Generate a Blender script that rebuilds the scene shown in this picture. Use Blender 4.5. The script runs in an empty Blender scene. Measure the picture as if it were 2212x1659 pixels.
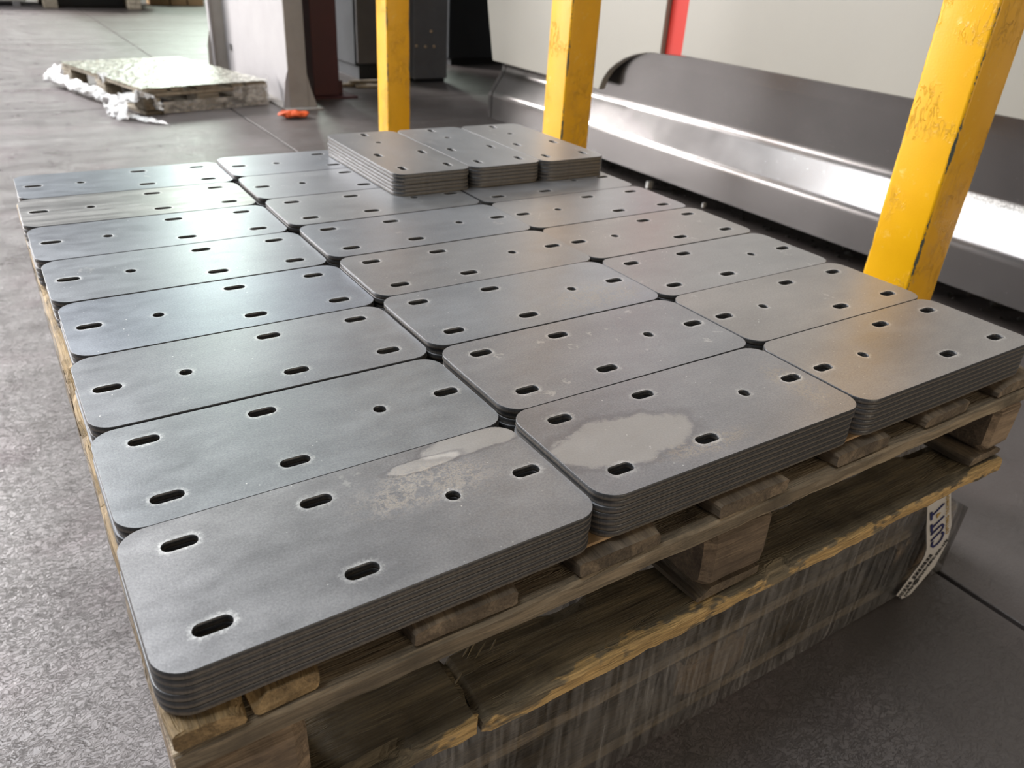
import bpy, bmesh, math, random
from mathutils import Vector, Matrix, noise

# ------------------------------------------------------------------ camera, world, lights, exposure
F = 0.577                       # height of the plate tops above the floor (floor is z = 0)
scn = bpy.context.scene
C = scn.collection
cam_d = bpy.data.cameras.new('camera')
cam = bpy.data.objects.new('camera', cam_d)
C.objects.link(cam)
cam.location = (-0.17938, -0.43222, 0.37950 + F)
cam.rotation_euler = (math.radians(60.88839), math.radians(-3.31409), math.radians(-32.5937))
cam_d.sensor_width = 36.0
cam_d.lens = 1673.17 * 36.0 / 2212.0
cam_d.clip_start = 0.02
cam_d.dof.use_dof = True
cam_d.dof.focus_distance = 0.70
cam_d.dof.aperture_fstop = 9.5
scn.camera = cam

w = bpy.data.worlds.new('world')
scn.world = w
w.use_nodes = True
w.node_tree.nodes['Background'].inputs[0].default_value = (0.75, 0.8, 0.85, 1)
w.node_tree.nodes['Background'].inputs[1].default_value = 0.3

def area(name, loc, target, sx, sy, power, col):
    d = bpy.data.lights.new(name, 'AREA')
    d.shape = 'RECTANGLE'; d.size = sx; d.size_y = sy; d.energy = power; d.color = col
    o = bpy.data.objects.new(name, d); C.objects.link(o)
    o.location = loc
    o.rotation_euler = (Vector(target) - Vector(loc)).to_track_quat('-Z', 'Y').to_euler()
    return o
area('door_daylight', (-8.7, 9.5, 1.75), (0, 1.0, 0.8), 7.0, 2.6, 1150, (1.0, 0.965, 0.955))
area('high_window_daylight', (-4.6, 15.6, 5.9), (-.4, .3, .2), 4.6, 2.8, 4600, (1.0, 0.97, 0.96))
area('window_daylight', (4.25, 15.6, 4.3), (1.2, 1.0, 0.3), 2.6, 4.4, 980, (0.85, 1.0, 0.87))
area('rooflight_daylight', (-3.2, 3.6, 7.9), (-3.2, 3.6, 0), 3.2, 9.5, 1080, (0.92, 0.96, 1.0))
area('hall_lamp', (0.9, -4.5, 5.5), (0.4, 0.2, 0.4), 1.2, 1.2, 16, (1.0, 0.80, 0.55))
area('front_fill', (1.6, -6.7, 1.5), (.5, 0, .3), 3.4, 1.2, 150, (1.0, 0.84, 0.64))  # unseen warm fill, added to brighten the front faces

scn.view_settings.view_transform = 'Standard'
scn.view_settings.look = 'None'
scn.view_settings.exposure = 0.0
scn.view_settings.gamma = 1.0
scn.view_settings.use_curve_mapping = False

random.seed(7)
R = random.random
def U(a, b): return a + (b - a) * random.random()

# ------------------------------------------------------------------ node helpers
class NT:
    def __init__(s, name):
        s.m = bpy.data.materials.new(name); s.m.use_nodes = True
        s.t = s.m.node_tree; s.t.nodes.clear()
        s.out = s.n('ShaderNodeOutputMaterial')
        s.tc = s.n('ShaderNodeTexCoord')
    def n(s, typ, **kw):
        nd = s.t.nodes.new(typ)
        for k, v in kw.items(): setattr(nd, k, v)
        return nd
    def l(s, a, b): s.t.links.new(a, b)
    def setin(s, sock, v):
        if hasattr(v, 'is_output'): s.l(v, sock)
        elif isinstance(v, (tuple, list)) and len(v) == 3 and sock.type == 'RGBA': sock.default_value = (*v, 1)
        else: sock.default_value = v
    def math(s, op, a, b=None, c=None, clamp=False):
        nd = s.n('ShaderNodeMath', operation=op, use_clamp=clamp)
        s.setin(nd.inputs[0], a)
        if b is not None: s.setin(nd.inputs[1], b)
        if c is not None: s.setin(nd.inputs[2], c)
        return nd.outputs[0]
    def vmath(s, op, a, b=None):
        nd = s.n('ShaderNodeVectorMath', operation=op)
        s.setin(nd.inputs[0], a)
        if b is not None: s.setin(nd.inputs[1], b)
        return nd.outputs['Value'] if op in ('LENGTH', 'DISTANCE', 'DOT_PRODUCT') else nd.outputs[0]
    def mapv(s, vec, scale=(1, 1, 1), loc=(0, 0, 0), rot=(0, 0, 0)):
        nd = s.n('ShaderNodeMapping'); s.l(vec, nd.inputs[0])
        nd.inputs['Scale'].default_value = scale; nd.inputs['Rotation'].default_value = rot
        s.setin(nd.inputs['Location'], loc)
        return nd.outputs[0]
    def noise(s, vec, scale, detail=4, rough=.55, dist=0):
        nd = s.n('ShaderNodeTexNoise'); s.l(vec, nd.inputs['Vector'])
        nd.inputs['Scale'].default_value = scale; nd.inputs['Detail'].default_value = detail
        nd.inputs['Roughness'].default_value = rough; nd.inputs['Distortion'].default_value = dist
        return nd.outputs[0]
    def voro(s, vec, scale, feature='F1', rnd=1.0, out=0):
        nd = s.n('ShaderNodeTexVoronoi', feature=feature); s.l(vec, nd.inputs['Vector'])
        nd.inputs['Scale'].default_value = scale
        if 'Randomness' in nd.inputs: nd.inputs['Randomness'].default_value = rnd
        return nd.outputs[out]
    def ramp(s, f, stops):
        nd = s.n('ShaderNodeValToRGB'); s.setin(nd.inputs[0], f)
        e = nd.color_ramp.elements
        while len(e) > 1: e.remove(e[-1])
        e[0].position = stops[0][0]; e[0].color = (*stops[0][1], 1)
        for p_, c_ in stops[1:]:
            q = e.new(p_); q.color = (*c_, 1)
        return nd.outputs[0]
    def rng(s, v, a, b, c=0., d=1., smooth=False):
        nd = s.n('ShaderNodeMapRange'); nd.interpolation_type = 'SMOOTHSTEP' if smooth else 'LINEAR'
        s.setin(nd.inputs[0], v)
        for i, x in enumerate((a, b, c, d)): s.setin(nd.inputs[i + 1], x)
        return nd.outputs[0]
    def mix(s, f, a, b, blend='MIX'):
        nd = s.n('ShaderNodeMix', data_type='RGBA', blend_type=blend)
        s.setin(nd.inputs[0], f); s.setin(nd.inputs[6], a); s.setin(nd.inputs[7], b)
        return nd.outputs[2]
    def bump(s, h, strength=.3, dist=.001, nrm=None):
        nd = s.n('ShaderNodeBump'); nd.inputs['Strength'].default_value = strength
        nd.inputs['Distance'].default_value = dist; s.l(h, nd.inputs['Height'])
        if nrm is not None: s.l(nrm, nd.inputs['Normal'])
        return nd.outputs[0]
    def bsdf(s, color, rough=.5, metal=0., normal=None, **kw):
        b = s.n('ShaderNodeBsdfPrincipled')
        s.setin(b.inputs['Base Color'], color); s.setin(b.inputs['Roughness'], rough)
        s.setin(b.inputs['Metallic'], metal)
        if normal is not None: s.l(normal, b.inputs['Normal'])
        for k, v in kw.items(): s.setin(b.inputs[k.replace('_', ' ')], v)
        return b.outputs[0]
    def done(s, sh):
        s.l(sh, s.out.inputs[0]); return s.m

def V3(n, x, y, z=0):
    c = n.n('ShaderNodeCombineXYZ')
    for i, v in enumerate((x, y, z)): n.setin(c.inputs[i], v)
    return c.outputs[0]

# ------------------------------------------------------------------ materials
HOLES = [(-.1265, .0445), (-.1265, -.0445), (-.0256, .0445), (-.0256, -.0445), (.1415, 0.0)]
CH = (.0710, 0.0)
SL, SR = .0125, .0058          # slot half length and end radius
CR = .0059
PW, PH, PT, PR = .3325, .1480, .0060, .022

def steel_top(name, tint=(1, 1, 1), stain=None, spots=False, bands=False):
    n = NT(name)
    ob = n.tc.outputs['Object']
    oi = n.n('ShaderNodeObjectInfo')
    shift = n.vmath('SCALE', V3(n, oi.outputs['Random'], oi.outputs['Random'], 0)); 
    shift.node.inputs['Scale'].default_value = 13.0
    v = n.vmath('ADD', ob, shift)
    # distance to the nearest slot or hole
    d = None
    sep = n.n('ShaderNodeSeparateXYZ'); n.l(ob, sep.inputs[0])
    X, Y, Z = sep.outputs
    ang = None
    for (hx, hy) in HOLES:
        dx = n.math('MAXIMUM', n.math('SUBTRACT', n.math('ABSOLUTE', n.math('SUBTRACT', X, hx)), SL - SR), 0.0)
        dy = n.math('SUBTRACT', Y, hy)
        e = n.math('SUBTRACT', n.math('SQRT', n.math('ADD', n.math('MULTIPLY', dx, dx), n.math('MULTIPLY', dy, dy))), SR)
        d = e if d is None else n.math('MINIMUM', d, e)
    dx = n.math('SUBTRACT', X, CH[0])
    e = n.math('SUBTRACT', n.math('SQRT', n.math('ADD', n.math('MULTIPLY', dx, dx), n.math('MULTIPLY', Y, Y))), CR)
    d = n.math('MINIMUM', d, e)
    dn = n.math('ADD', d, n.math('MULTIPLY', n.math('SUBTRACT', n.noise(v, 420, 3, .7), .5), .015))
    halo = n.math('MULTIPLY', n.rng(dn, .0050, -.0010, 0, 1, True), n.rng(n.noise(v, 60, 2), .35, .6, .35, 1))
    big = n.noise(n.mapv(v, (5, 9, 5)), 1.0, 3, .6)
    mid = n.noise(n.mapv(v, (30, 60, 30)), 1.0, 4, .65)
    fine = n.noise(v, 520, 3, .75)
    val = n.math('ADD', n.math('ADD', n.math('MULTIPLY', big, .30), n.math('MULTIPLY', mid, .16)), n.math('MULTIPLY', fine, .42))
    col = n.ramp(val, [(.24, (.205, .207, .216)), (.44, (.325, .327, .336)), (.62, (.445, .447, .455))])
    hue = n.ramp(oi.outputs['Random'], [(0, (.94, .99, 1.06)), (.35, (.97, 1.0, 1.04)), (.7, (1.0, .99, .99)), (1, (.95, 1.0, 1.03))])
    col = n.mix(1.0, col, hue, 'MULTIPLY')
    col = n.mix(1.0, col, tint, 'MULTIPLY')
    rough = n.math('ADD', n.rng(mid, .3, .7, .315, .375), n.math('MULTIPLY', n.math('SUBTRACT', big, .5), .07))
    # tiny dark and bright specks
    sp = n.voro(n.vmath('ADD', v, (3.1, 1.7, 0.)), 95, 'F1')
    sk = n.rng(n.noise(n.vmath('ADD', v, (3.1, 1.7, 0.)), 9, 2), .50, .62, 0, 1)
    bright = n.math('MULTIPLY', n.rng(sp, .085, .05, 0, 1), sk)
    col = n.mix(bright, col, (.85, .85, .83))
    # dull ring-shaped coolant marks
    rv = n.vmath('ADD', v, V3(n, n.math('MULTIPLY', n.noise(v, 160, 2), .014), n.math('MULTIPLY', n.noise(n.vmath('ADD', v, (5., 2., 0.)), 160, 2), .014)))
    r1 = n.voro(rv, 34 if spots else 24, 'F1')
    cell = n.n('ShaderNodeTexVoronoi'); n.l(rv, cell.inputs['Vector']); cell.inputs['Scale'].default_value = 34 if spots else 24
    cs = n.n('ShaderNodeSeparateColor'); n.l(cell.outputs['Color'], cs.inputs[0])
    thr = .70 if spots else .86
    ring = n.math('MULTIPLY', n.rng(n.math('ABSOLUTE', n.math('SUBTRACT', r1, .17)), .075, .02, 0, 1), n.math('GREATER_THAN', cs.outputs[0], thr))
    ring = n.math('MULTIPLY', ring, n.rng(n.noise(v, 130, 2), .46, .60, 0, 1 if spots else .75))
    col = n.mix(n.math('MULTIPLY', ring, .55), col, (.62, .61, .59))
    if bands:
        bd = n.noise(n.mapv(v, (1.2, 70, 6)), 1.0, 1, .4)
        rough = n.math('ADD', rough, n.rng(bd, .35, .65, -.035, .045))
        col = n.mix(n.rng(bd, .4, .7, 0, .15), col, (.36, .34, .31))
    if stain:
        for (kind, cx, cy, rx, ry, rot) in stain:
            q = n.mapv(ob, (1, 1, 1), (-cx, -cy, 0))
            q = n.mapv(q, (1 / rx, 1 / ry, 1), rot=(0, 0, rot))
            wob = n.math('MULTIPLY', n.math('SUBTRACT', n.noise(ob, 26, 5, .7), .5), 1.1)
            r_ = n.math('ADD', n.vmath('LENGTH', n.vmath('MULTIPLY', q, (1., 1., 0.))), wob)
            if kind == 'pale':
                msk = n.rng(r_, 1.02, .93, 0, 1)
                col = n.mix(n.math('MULTIPLY', msk, .50), col, (.50, .47, .43))
                rough = n.math('ADD', rough, n.math('MULTIPLY', msk, .10))
                edge = n.rng(n.math('ABSOLUTE', n.math('SUBTRACT', r_, 1.08)), .20, .0, 0, 1)
                col = n.mix(n.math('MULTIPLY', edge, .38), col, (.17, .16, .165))
            else:
                vein = n.rng(n.math('ABSOLUTE', n.math('SUBTRACT', n.noise(ob, 85, 6, .75), .5)), .045, .0, 0, 1)
                msk = n.math('MULTIPLY', n.rng(r_, 1.1, .55, 0, 1), vein)
                col = n.mix(n.math('MULTIPLY', msk, .42), col, (.60, .50, .36))
                rough = n.math('ADD', rough, n.math('MULTIPLY', msk, .15))
    col = n.mix(n.math('MULTIPLY', halo, .52), col, (.86, .86, .84))
    rough = n.math('ADD', rough, n.math('MULTIPLY', halo, .06))
    h = n.math('ADD', n.math('MULTIPLY', fine, 1.0), n.math('MULTIPLY', mid, .5))
    nrm = n.bump(h, .16, .0006)
    return n.done(n.bsdf(col, rough, .68, nrm))

def steel_edge():
    n = NT('cut steel edge')
    ob = n.tc.outputs['Object']
    sep = n.n('ShaderNodeSeparateXYZ'); n.l(ob, sep.inputs[0])
    st = n.noise(n.mapv(ob, (900, 900, 60)), 1.0, 3, .6)
    wv = n.noise(n.mapv(ob, (260, 260, 10)), 1.0, 3, .6)
    zz = n.math('ADD', sep.outputs[2], n.math('MULTIPLY', n.math('SUBTRACT', wv, .5), .003))
    f = n.rng(zz, PT * .28, PT * .62, 0, 1, True)
    lo = n.mix(st, (.115, .105, .092), (.30, .27, .235))
    up = n.mix(st, (.040, .040, .042), (.10, .10, .102))
    col = n.mix(f, lo, up)
    return n.done(n.bsdf(col, n.rng(f, 0, 1, .62, .42), .55, n.bump(st, .35, .0006)))

def wood(name, axis, dark, light, fresh=None, bumpy=.7, edge=None, fresh_amt=0.0):
    n = NT(name)
    ob = n.tc.outputs['Object']
    oi = n.n('ShaderNodeObjectInfo')
    rv = n.vmath('SCALE', V3(n, oi.outputs['Random'], oi.outputs['Random'], oi.outputs['Random'])); rv.node.inputs['Scale'].default_value = 9.0
    v = n.vmath('ADD', ob, rv)
    sc_ = [38, 38, 38]; sc_[axis] = 2.6
    sf = [420, 420, 420]; sf[axis] = 22
    g1 = n.noise(n.mapv(v, sc_), 1.0, 5, .6, 1.2)
    g2 = n.noise(n.mapv(v, sf), 1.0, 3, .65)
    dirt = n.noise(v, 14, 5, .65)
    val = n.math('ADD', n.math('MULTIPLY', g1, .62), n.math('MULTIPLY', g2, .38))
    col = n.ramp(val, [(.36, tuple(x * .8 for x in dark)), (.52, tuple((a + b) / 2 for a, b in zip(dark, light))), (.64, tuple(x * 1.12 for x in light))])
    col = n.mix(n.rng(dirt, .50, .72, 0, .75), col, tuple(c * .38 for c in dark))
    if fresh:
        fm = n.noise(n.mapv(v, (9, 22, 22)), 1.0, 4, .7)
        if edge is None: col = n.mix(n.rng(fm, .56 - fresh_amt, .62 - fresh_amt, 0, .85), col, fresh)
        else:
            sp_ = n.n('ShaderNodeSeparateXYZ'); n.l(ob, sp_.inputs[0])
            yy = n.math('ADD', sp_.outputs[1], n.math('MULTIPLY', n.math('SUBTRACT', fm, .5), -.07))
            em = n.rng(yy, edge, edge + .003, 1, 0)
            g3 = n.rng(g2, .35, .65, .55, 1.1)
            fc = n.mix(1.0, fresh, V3(n, g3, g3, g3), 'MULTIPLY')
            col = n.mix(n.math('MULTIPLY', em, n.rng(dirt, .60, .70, .95, .25)), col, fc)
    vary = n.rng(oi.outputs['Random'], 0, 1, .78, 1.12)
    hsv = n.n('ShaderNodeHueSaturation'); n.l(col, hsv.inputs['Color']); n.l(vary, hsv.inputs['Value'])
    h = n.math('ADD', n.math('MULTIPLY', g2, .6), n.math('MULTIPLY', g1, .8))
    crack = n.rng(n.math('ABSOLUTE', n.math('SUBTRACT', g1, .5)), .0, .02, 0, 1)
    h = n.math('ADD', h, n.math('MULTIPLY', crack, .35))
    return n.done(n.bsdf(hsv.outputs[0], .72, 0, n.bump(h, bumpy, .003)))

def plain(name, col, rough=.5, metal=0., nz=.12, scale=8., bump=.1, bdist=.002):
    n = NT(name)
    ob = n.tc.outputs['Object']
    a = n.noise(ob, scale, 5, .6)
    c = n.mix(a, tuple(x * (1 - nz * 1.6) for x in col), tuple(min(1, x * (1 + nz)) for x in col))
    return n.done(n.bsdf(c, n.rng(a, .3, .7, rough - .05, rough + .05), metal, n.bump(n.noise(ob, scale * 14, 3), bump, bdist)))

def floor_mat():
    n = NT('worn sealed concrete')
    g = n.n('ShaderNodeNewGeometry').outputs['Position']
    big = n.noise(g, .9, 4, .6)
    mid = n.noise(g, 7, 5, .65)
    fine = n.noise(g, 260, 4, .7)
    col = n.ramp(n.math('ADD', n.math('MULTIPLY', big, .45), n.math('MULTIPLY', mid, .55)),
                 [(.30, (.145, .128, .125)), (.5, (.220, .198, .196)), (.68, (.285, .263, .261))])
    pink = n.rng(n.noise(n.vmath('ADD', g, (4., 7., 0.)), 3.2, 3), .52, .68, 0, .45)
    col = n.mix(pink, col, (.27, .215, .225))
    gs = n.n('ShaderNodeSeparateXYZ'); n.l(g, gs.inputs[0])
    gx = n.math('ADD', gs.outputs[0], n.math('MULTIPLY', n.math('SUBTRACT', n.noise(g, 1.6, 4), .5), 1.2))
    darkish = n.rng(gx, .25, 1.1, 0, 1, True)
    col = n.mix(n.math('MULTIPLY', darkish, .80), col, (.050, .040, .034))  # floor colour goes darker towards the right
    # embossed skin of short cracks, crazing and scuffs
    wv = n.vmath('ADD', g, V3(n, n.math('MULTIPLY', n.noise(g, 40, 3), .03), n.math('MULTIPLY', n.noise(n.vmath('ADD', g, (3., 3., 0.)), 40, 3), .03)))
    lines = n.rng(n.math('ABSOLUTE', n.math('SUBTRACT', n.noise(n.mapv(wv, (62, 150, 46), rot=(0, 0, .18)), 1.0, 5, .68, .3), .5)), .0, .036, 0, 1)
    l2 = n.rng(n.math('ABSOLUTE', n.math('SUBTRACT', n.noise(n.mapv(wv, (85, 60, 46), rot=(0, 0, -.5)), 1.0, 4, .6), .5)), .0, .022, 0, 1)
    peb = n.noise(n.mapv(wv, (150, 230, 150), rot=(0, 0, .18)), 1.0, 3, .6)
    pit = n.rng(n.noise(n.mapv(g, (9, 16, 9), rot=(0, 0, .3)), 1.0, 5, .75), .735, .78, 1, 0)
    near = n.math('MULTIPLY', n.rng(n.noise(g, 5, 3), .25, .55, .75, 1), n.rng(darkish, 0, 1, 1, .10))
    h = n.math('ADD', n.math('ADD', n.math('MULTIPLY', lines, .85), n.math('MULTIPLY', l2, .35)), n.math('MULTIPLY', peb, .26))
    h = n.math('ADD', n.math('MULTIPLY', h, near), n.math('MULTIPLY', pit, 1.6))
    col = n.mix(n.math('SUBTRACT', 1.0, pit), col, (.045, .04, .038))
    col = n.mix(n.math('MULTIPLY', n.math('SUBTRACT', 1.0, lines), .38), col, (.07, .06, .058))
    # long tyre scuffs far away
    sc_ = n.rng(n.noise(n.mapv(g, (.35, 5.5, 1), rot=(0, 0, -.2)), 1.0, 4, .6), .35, .7, -.06, .08)
    rough = n.math('ADD', n.math('ADD', n.rng(mid, .3, .7, .27, .40), sc_), n.math('MULTIPLY', n.math('SUBTRACT', fine, .5), .08))
    rough = n.math('ADD', rough, n.math('MULTIPLY', darkish, .10))
    nrm = n.bump(h, .85, .0024)
    nrm = n.bump(fine, .10, .0006, nrm)
    return n.done(n.bsdf(col, rough, 0, nrm, Specular_IOR_Level=.62))

def yellow_mat():
    n = NT('chipped yellow paint')
    ob = n.tc.outputs['Object']
    sep = n.n('ShaderNodeSeparateXYZ'); n.l(ob, sep.inputs[0])
    a = n.noise(ob, 22, 4)
    col = n.mix(a, (.78, .385, .002), (.88, .46, .004))
    # chips along the corners of the 100 mm tube
    ex = n.math('ABSOLUTE', sep.outputs[0]); ey = n.math('ABSOLUTE', sep.outputs[1])
    mn = n.math('MINIMUM', ex, ey)
    wob = n.math('MULTIPLY', n.math('SUBTRACT', n.noise(n.mapv(ob, (90, 90, 60)), 1.0, 5, .75), .5), .010)
    amt = n.rng(n.noise(n.mapv(ob, (1, 1, 7)), 1.0, 3), .35, .65, -.0022, .0022)
    chip = n.math('GREATER_THAN', n.math('ADD', n.math('ADD', mn, wob), amt), .0477)
    wornn = n.noise(ob, 60, 6, .7)
    worn = n.math('MULTIPLY', n.math('GREATER_THAN', wornn, .70), .8)
    col = n.mix(n.math('MAXIMUM', chip, worn), col, (.07, .085, .07))
    pale = n.rng(n.noise(n.vmath('ADD', ob, (1.3, .2, .4)), 17, 6, .75), .60, .68, 0, .35)
    col = n.mix(pale, col, (.95, .74, .25))
    runs = n.rng(n.math('ABSOLUTE', n.math('SUBTRACT', n.noise(n.mapv(ob, (75, 75, 30)), 1.0, 4, .65, .8), .5)), .0, .03, 1, 0)
    runm = n.rng(n.noise(n.vmath('ADD', ob, (7., 1., 3.)), 11, 2), .48, .60, 0, 1)
    h = n.math('ADD', n.math('MULTIPLY', n.math('MULTIPLY', runs, runm), 1.0), n.math('MULTIPLY', n.noise(ob, 300, 3), .15))
    h = n.math('SUBTRACT', h, n.math('MULTIPLY', chip, 1.0))
    return n.done(n.bsdf(col, .36, 0, n.bump(h, .85, .0016)))

def brushed_mat():
    n = NT('satin stainless skirt')
    g = n.n('ShaderNodeNewGeometry').outputs['Position']
    sep = n.n('ShaderNodeSeparateXYZ'); n.l(g, sep.inputs[0])
    a = n.noise(g, 5, 4, .6)
    f = n.noise(n.mapv(g, (500, 60, 500)), 1.0, 3)
    # coarse spangled patch low on the near part of the skirt
    my = n.rng(n.math('ADD', sep.outputs[1], n.math('MULTIPLY', n.noise(g, 16, 3), .10)), 1.13, 1.05, 0, 1)
    mz = n.math('MULTIPLY', n.rng(sep.outputs[2], F - .335, F - .32, 0, 1), n.rng(sep.outputs[2], F - .205, F - .215, 0, 1))
    patch = n.math('MULTIPLY', my, mz)
    sp = n.voro(g, 330, 'F1', out=1)
    spc = n.n('ShaderNodeSeparateColor'); n.l(sp, spc.inputs[0])
    dirt = n.math('GREATER_THAN', n.noise(g, 120, 4, .7), .62)
    col = n.mix(a, (.195, .183, .178), (.245, .232, .226))
    pc = n.mix(spc.outputs[0], (.35, .34, .33), (.9, .9, .88))
    pc = n.mix(n.math('MULTIPLY', dirt, .6), pc, (.2, .19, .18))
    col = n.mix(patch, col, pc)
    fleck = n.math('MULTIPLY', n.math('LESS_THAN', n.voro(g, 40, 'F1'), .05), .7)
    col = n.mix(fleck, col, (.75, .74, .72))
    rough = n.rng(a, .3, .7, .19, .25)
    rough = n.math('ADD', rough, n.math('MULTIPLY', patch, .14))
    h = n.math('ADD', n.math('MULTIPLY', f, .25), n.math('MULTIPLY', n.math('MULTIPLY', patch, spc.outputs[1]), 1.5))
    return n.done(n.bsdf(col, rough, .85, n.bump(h, .22, .0012)))

def film_mat(name, base=.30, milky=(.62, .62, .62), streak=(1, 1, 1), bump=.6, gloss=1.3):
    n = NT(name)
    g = n.n('ShaderNodeNewGeometry').outputs['Position']
    st = n.noise(n.mapv(g, (120 * streak[0], 120 * streak[1], 6 * streak[2]), rot=(0, .22, 0)), 1.0, 5, .6)
    st2 = n.noise(n.mapv(g, (26, 26, 3), rot=(0, -.35, 0)), 1.0, 4, .6)
    fold = n.rng(n.math('ABSOLUTE', n.math('SUBTRACT', st2, .5)), 0, .03, 1, 0)
    fac = n.math('ADD', n.math('ADD', n.rng(st, .42, .70, base * .35, base * 2.0), n.math('MULTIPLY', fold, .16)), n.rng(n.noise(g, 6, 3), .3, .7, -.08, .12), clamp=True)
    tr = n.n('ShaderNodeBsdfTransparent')
    nrm = n.bump(n.math('ADD', st, n.math('MULTIPLY', st2, .8)), bump, .006)
    pr = n.bsdf(milky, .22, 0, nrm, Specular_IOR_Level=.6)
    gl = n.n('ShaderNodeBsdfGlossy'); gl.inputs['Roughness'].default_value = .13; n.l(nrm, gl.inputs['Normal'])
    mx = n.n('ShaderNodeMixShader'); n.l(fac, mx.inputs[0]); n.l(tr.outputs[0], mx.inputs[1]); n.l(pr, mx.inputs[2])
    fr = n.n('ShaderNodeFresnel'); fr.inputs[0].default_value = 1.35; n.l(nrm, fr.inputs['Normal'])
    m2 = n.n('ShaderNodeMixShader'); n.l(n.math('MULTIPLY', fr.outputs[0], gloss), m2.inputs[0]); n.l(mx.outputs[0], m2.inputs[1]); n.l(gl.outputs[0], m2.inputs[2])
    return n.done(m2.outputs[0])

def emit(name, col, s):
    n = NT(name); e = n.n('ShaderNodeEmission'); e.inputs[0].default_value = (*col, 1); e.inputs[1].default_value = s
    return n.done(e.outputs[0])

M = {}
M['top'] = steel_top('mill steel')
M['top_warm_reflect'] = steel_top('mill steel, brownish', (1.0, .95, .90))  # warm tint painted in for light reflected off the machine and posts
M['top_spots'] = steel_top('mill steel with ring marks', (1.0, .96, .93), spots=True)
M['top_blob'] = steel_top('mill steel with pale dried puddle', (.98, .93, .90), stain=[('pale', -.095, -.010, .075, .034, .05), ('rust', -.03, -.050, .06, .014, 0), ('rust', .135, -.01, .022, .05, 0)])
M['top_blotch'] = steel_top('mill steel with worn blotch', (1.0, 1.0, 1.0), stain=[('pale', .122, .060, .050, .015, .05), ('pale', .070, .050, .034, .008, .1), ('rust', .06, .022, .07, .03, 0)])
M['top_rust'] = steel_top('mill steel with rust trail', (1.02, 1.02, 1.05), stain=[('rust', .085, -.030, .085, .042, .2)])
M['top_bands'] = steel_top('mill steel with wiped bands', (1.0, .98, .94), bands=True)
M['top_blue'] = steel_top('mill steel, bluish', (.95, .99, 1.06))
M['edge'] = steel_edge()
M['wood_y'] = wood('weathered deck wood', 1, (.105, .080, .055), (.27, .205, .135))
M['wood_y_gold'] = wood('worn golden deck wood', 1, (.16, .105, .045), (.42, .29, .14))
M['wood_x'] = wood('weathered stringer wood', 0, (.13, .105, .072), (.36, .285, .19))
M['wood_x_fresh'] = wood('dirty base board wood with fresh breaks', 0, (.085, .068, .042), (.24, .19, .115), fresh=(.56, .37, .15), edge=-.0365, bumpy=.8)
M['wood_z'] = wood('pallet block wood', 0, (.14, .10, .066), (.33, .24, .155), bumpy=.7)
M['wood_pale'] = wood('pale dusty pallet wood', 0, (.22, .18, .13), (.50, .43, .33), bumpy=.3)
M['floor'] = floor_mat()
M['yellow'] = yellow_mat()
M['skirt'] = brushed_mat()
M['panel'] = plain('light grey machine paint', (.335, .318, .275), .42, 0, .05, 3, .05)
M['red'] = plain('red machine paint', (.52, .018, .006), .65, 0, .08, 4, .03)
M['black'] = plain('dark machine underside', (.018, .018, .02), .6, 0, .3, 9)
M['film'] = film_mat('stretch film', .19, (.50, .49, .48))
M['film_white'] = film_mat('crumpled film', .95, (.93, .93, .93), bump=.8, gloss=.35)
M['film_dusty'] = film_mat('dusty film', .50, (.60, .57, .52), streak=(.12, .12, 4), bump=.25)
M['film_top'] = film_mat('yellowish film over boards', .70, (.92, .90, .76), streak=(.35, .35, .5), bump=1.0)
M['tape'] = plain('white parcel tape', (.62, .60, .58), .35, 0, .06, 30, .15)
M['navy'] = plain('navy ink', (.012, .018, .12), .5)
M['gold'] = plain('gold ink', (.50, .33, .09), .5)
M['ink'] = plain('black ink', (.02, .02, .022), .6)
M['card'] = plain('brown cardboard', (.42, .27, .14), .85, 0, .1, 20, .2)
M['white_paint'] = plain('dusty white column paint', (.36, .342, .345), .7, 0, .12, 5, .1)
M['grey_paint'] = plain('grimy grey column paint', (.30, .275, .25), .6, 0, .2, 8, .1)
M['maroon'] = plain('maroon paint', (.085, .025, .028), .55, 0, .2, 8, .1)
M['cab'] = plain('dull grey cabinet paint', (.14, .135, .135), .45, 0, .2, 7, .1)
M['cab_dark'] = plain('dark cabinet paint', (.025, .028, .032), .5, 0, .2, 7, .1)
M['orange'] = plain('orange plastic bag', (.80, .12, .03), .35, 0, .3, 30, .5)
M['wall'] = plain('hall wall sheeting', (.06, .06, .062), .7, 0, .1, 2)
M['ceil'] = plain('hall roof sheeting', (.08, .08, .08), .8, 0, .1, 2)
M['pane'] = emit('daylight behind translucent pane', (.86, 1.0, .93), 1.2)
M['pane2'] = emit('overcast daylight', (1.0, .97, .96), 1.2)
M['pane_fill'] = emit('warm fill glow', (1.0, .84, .64), .8)  # glow for the panes of the added front window
M['lampglow'] = emit('lamp glow', (1.0, .82, .58), 8)
M['boltwhite'] = plain('white nylon', (.8, .8, .78), .4)
M['swarf'] = plain('oily swarf and grit', (.05, .046, .043), .35, .3, .6, 40, .5)

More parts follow.
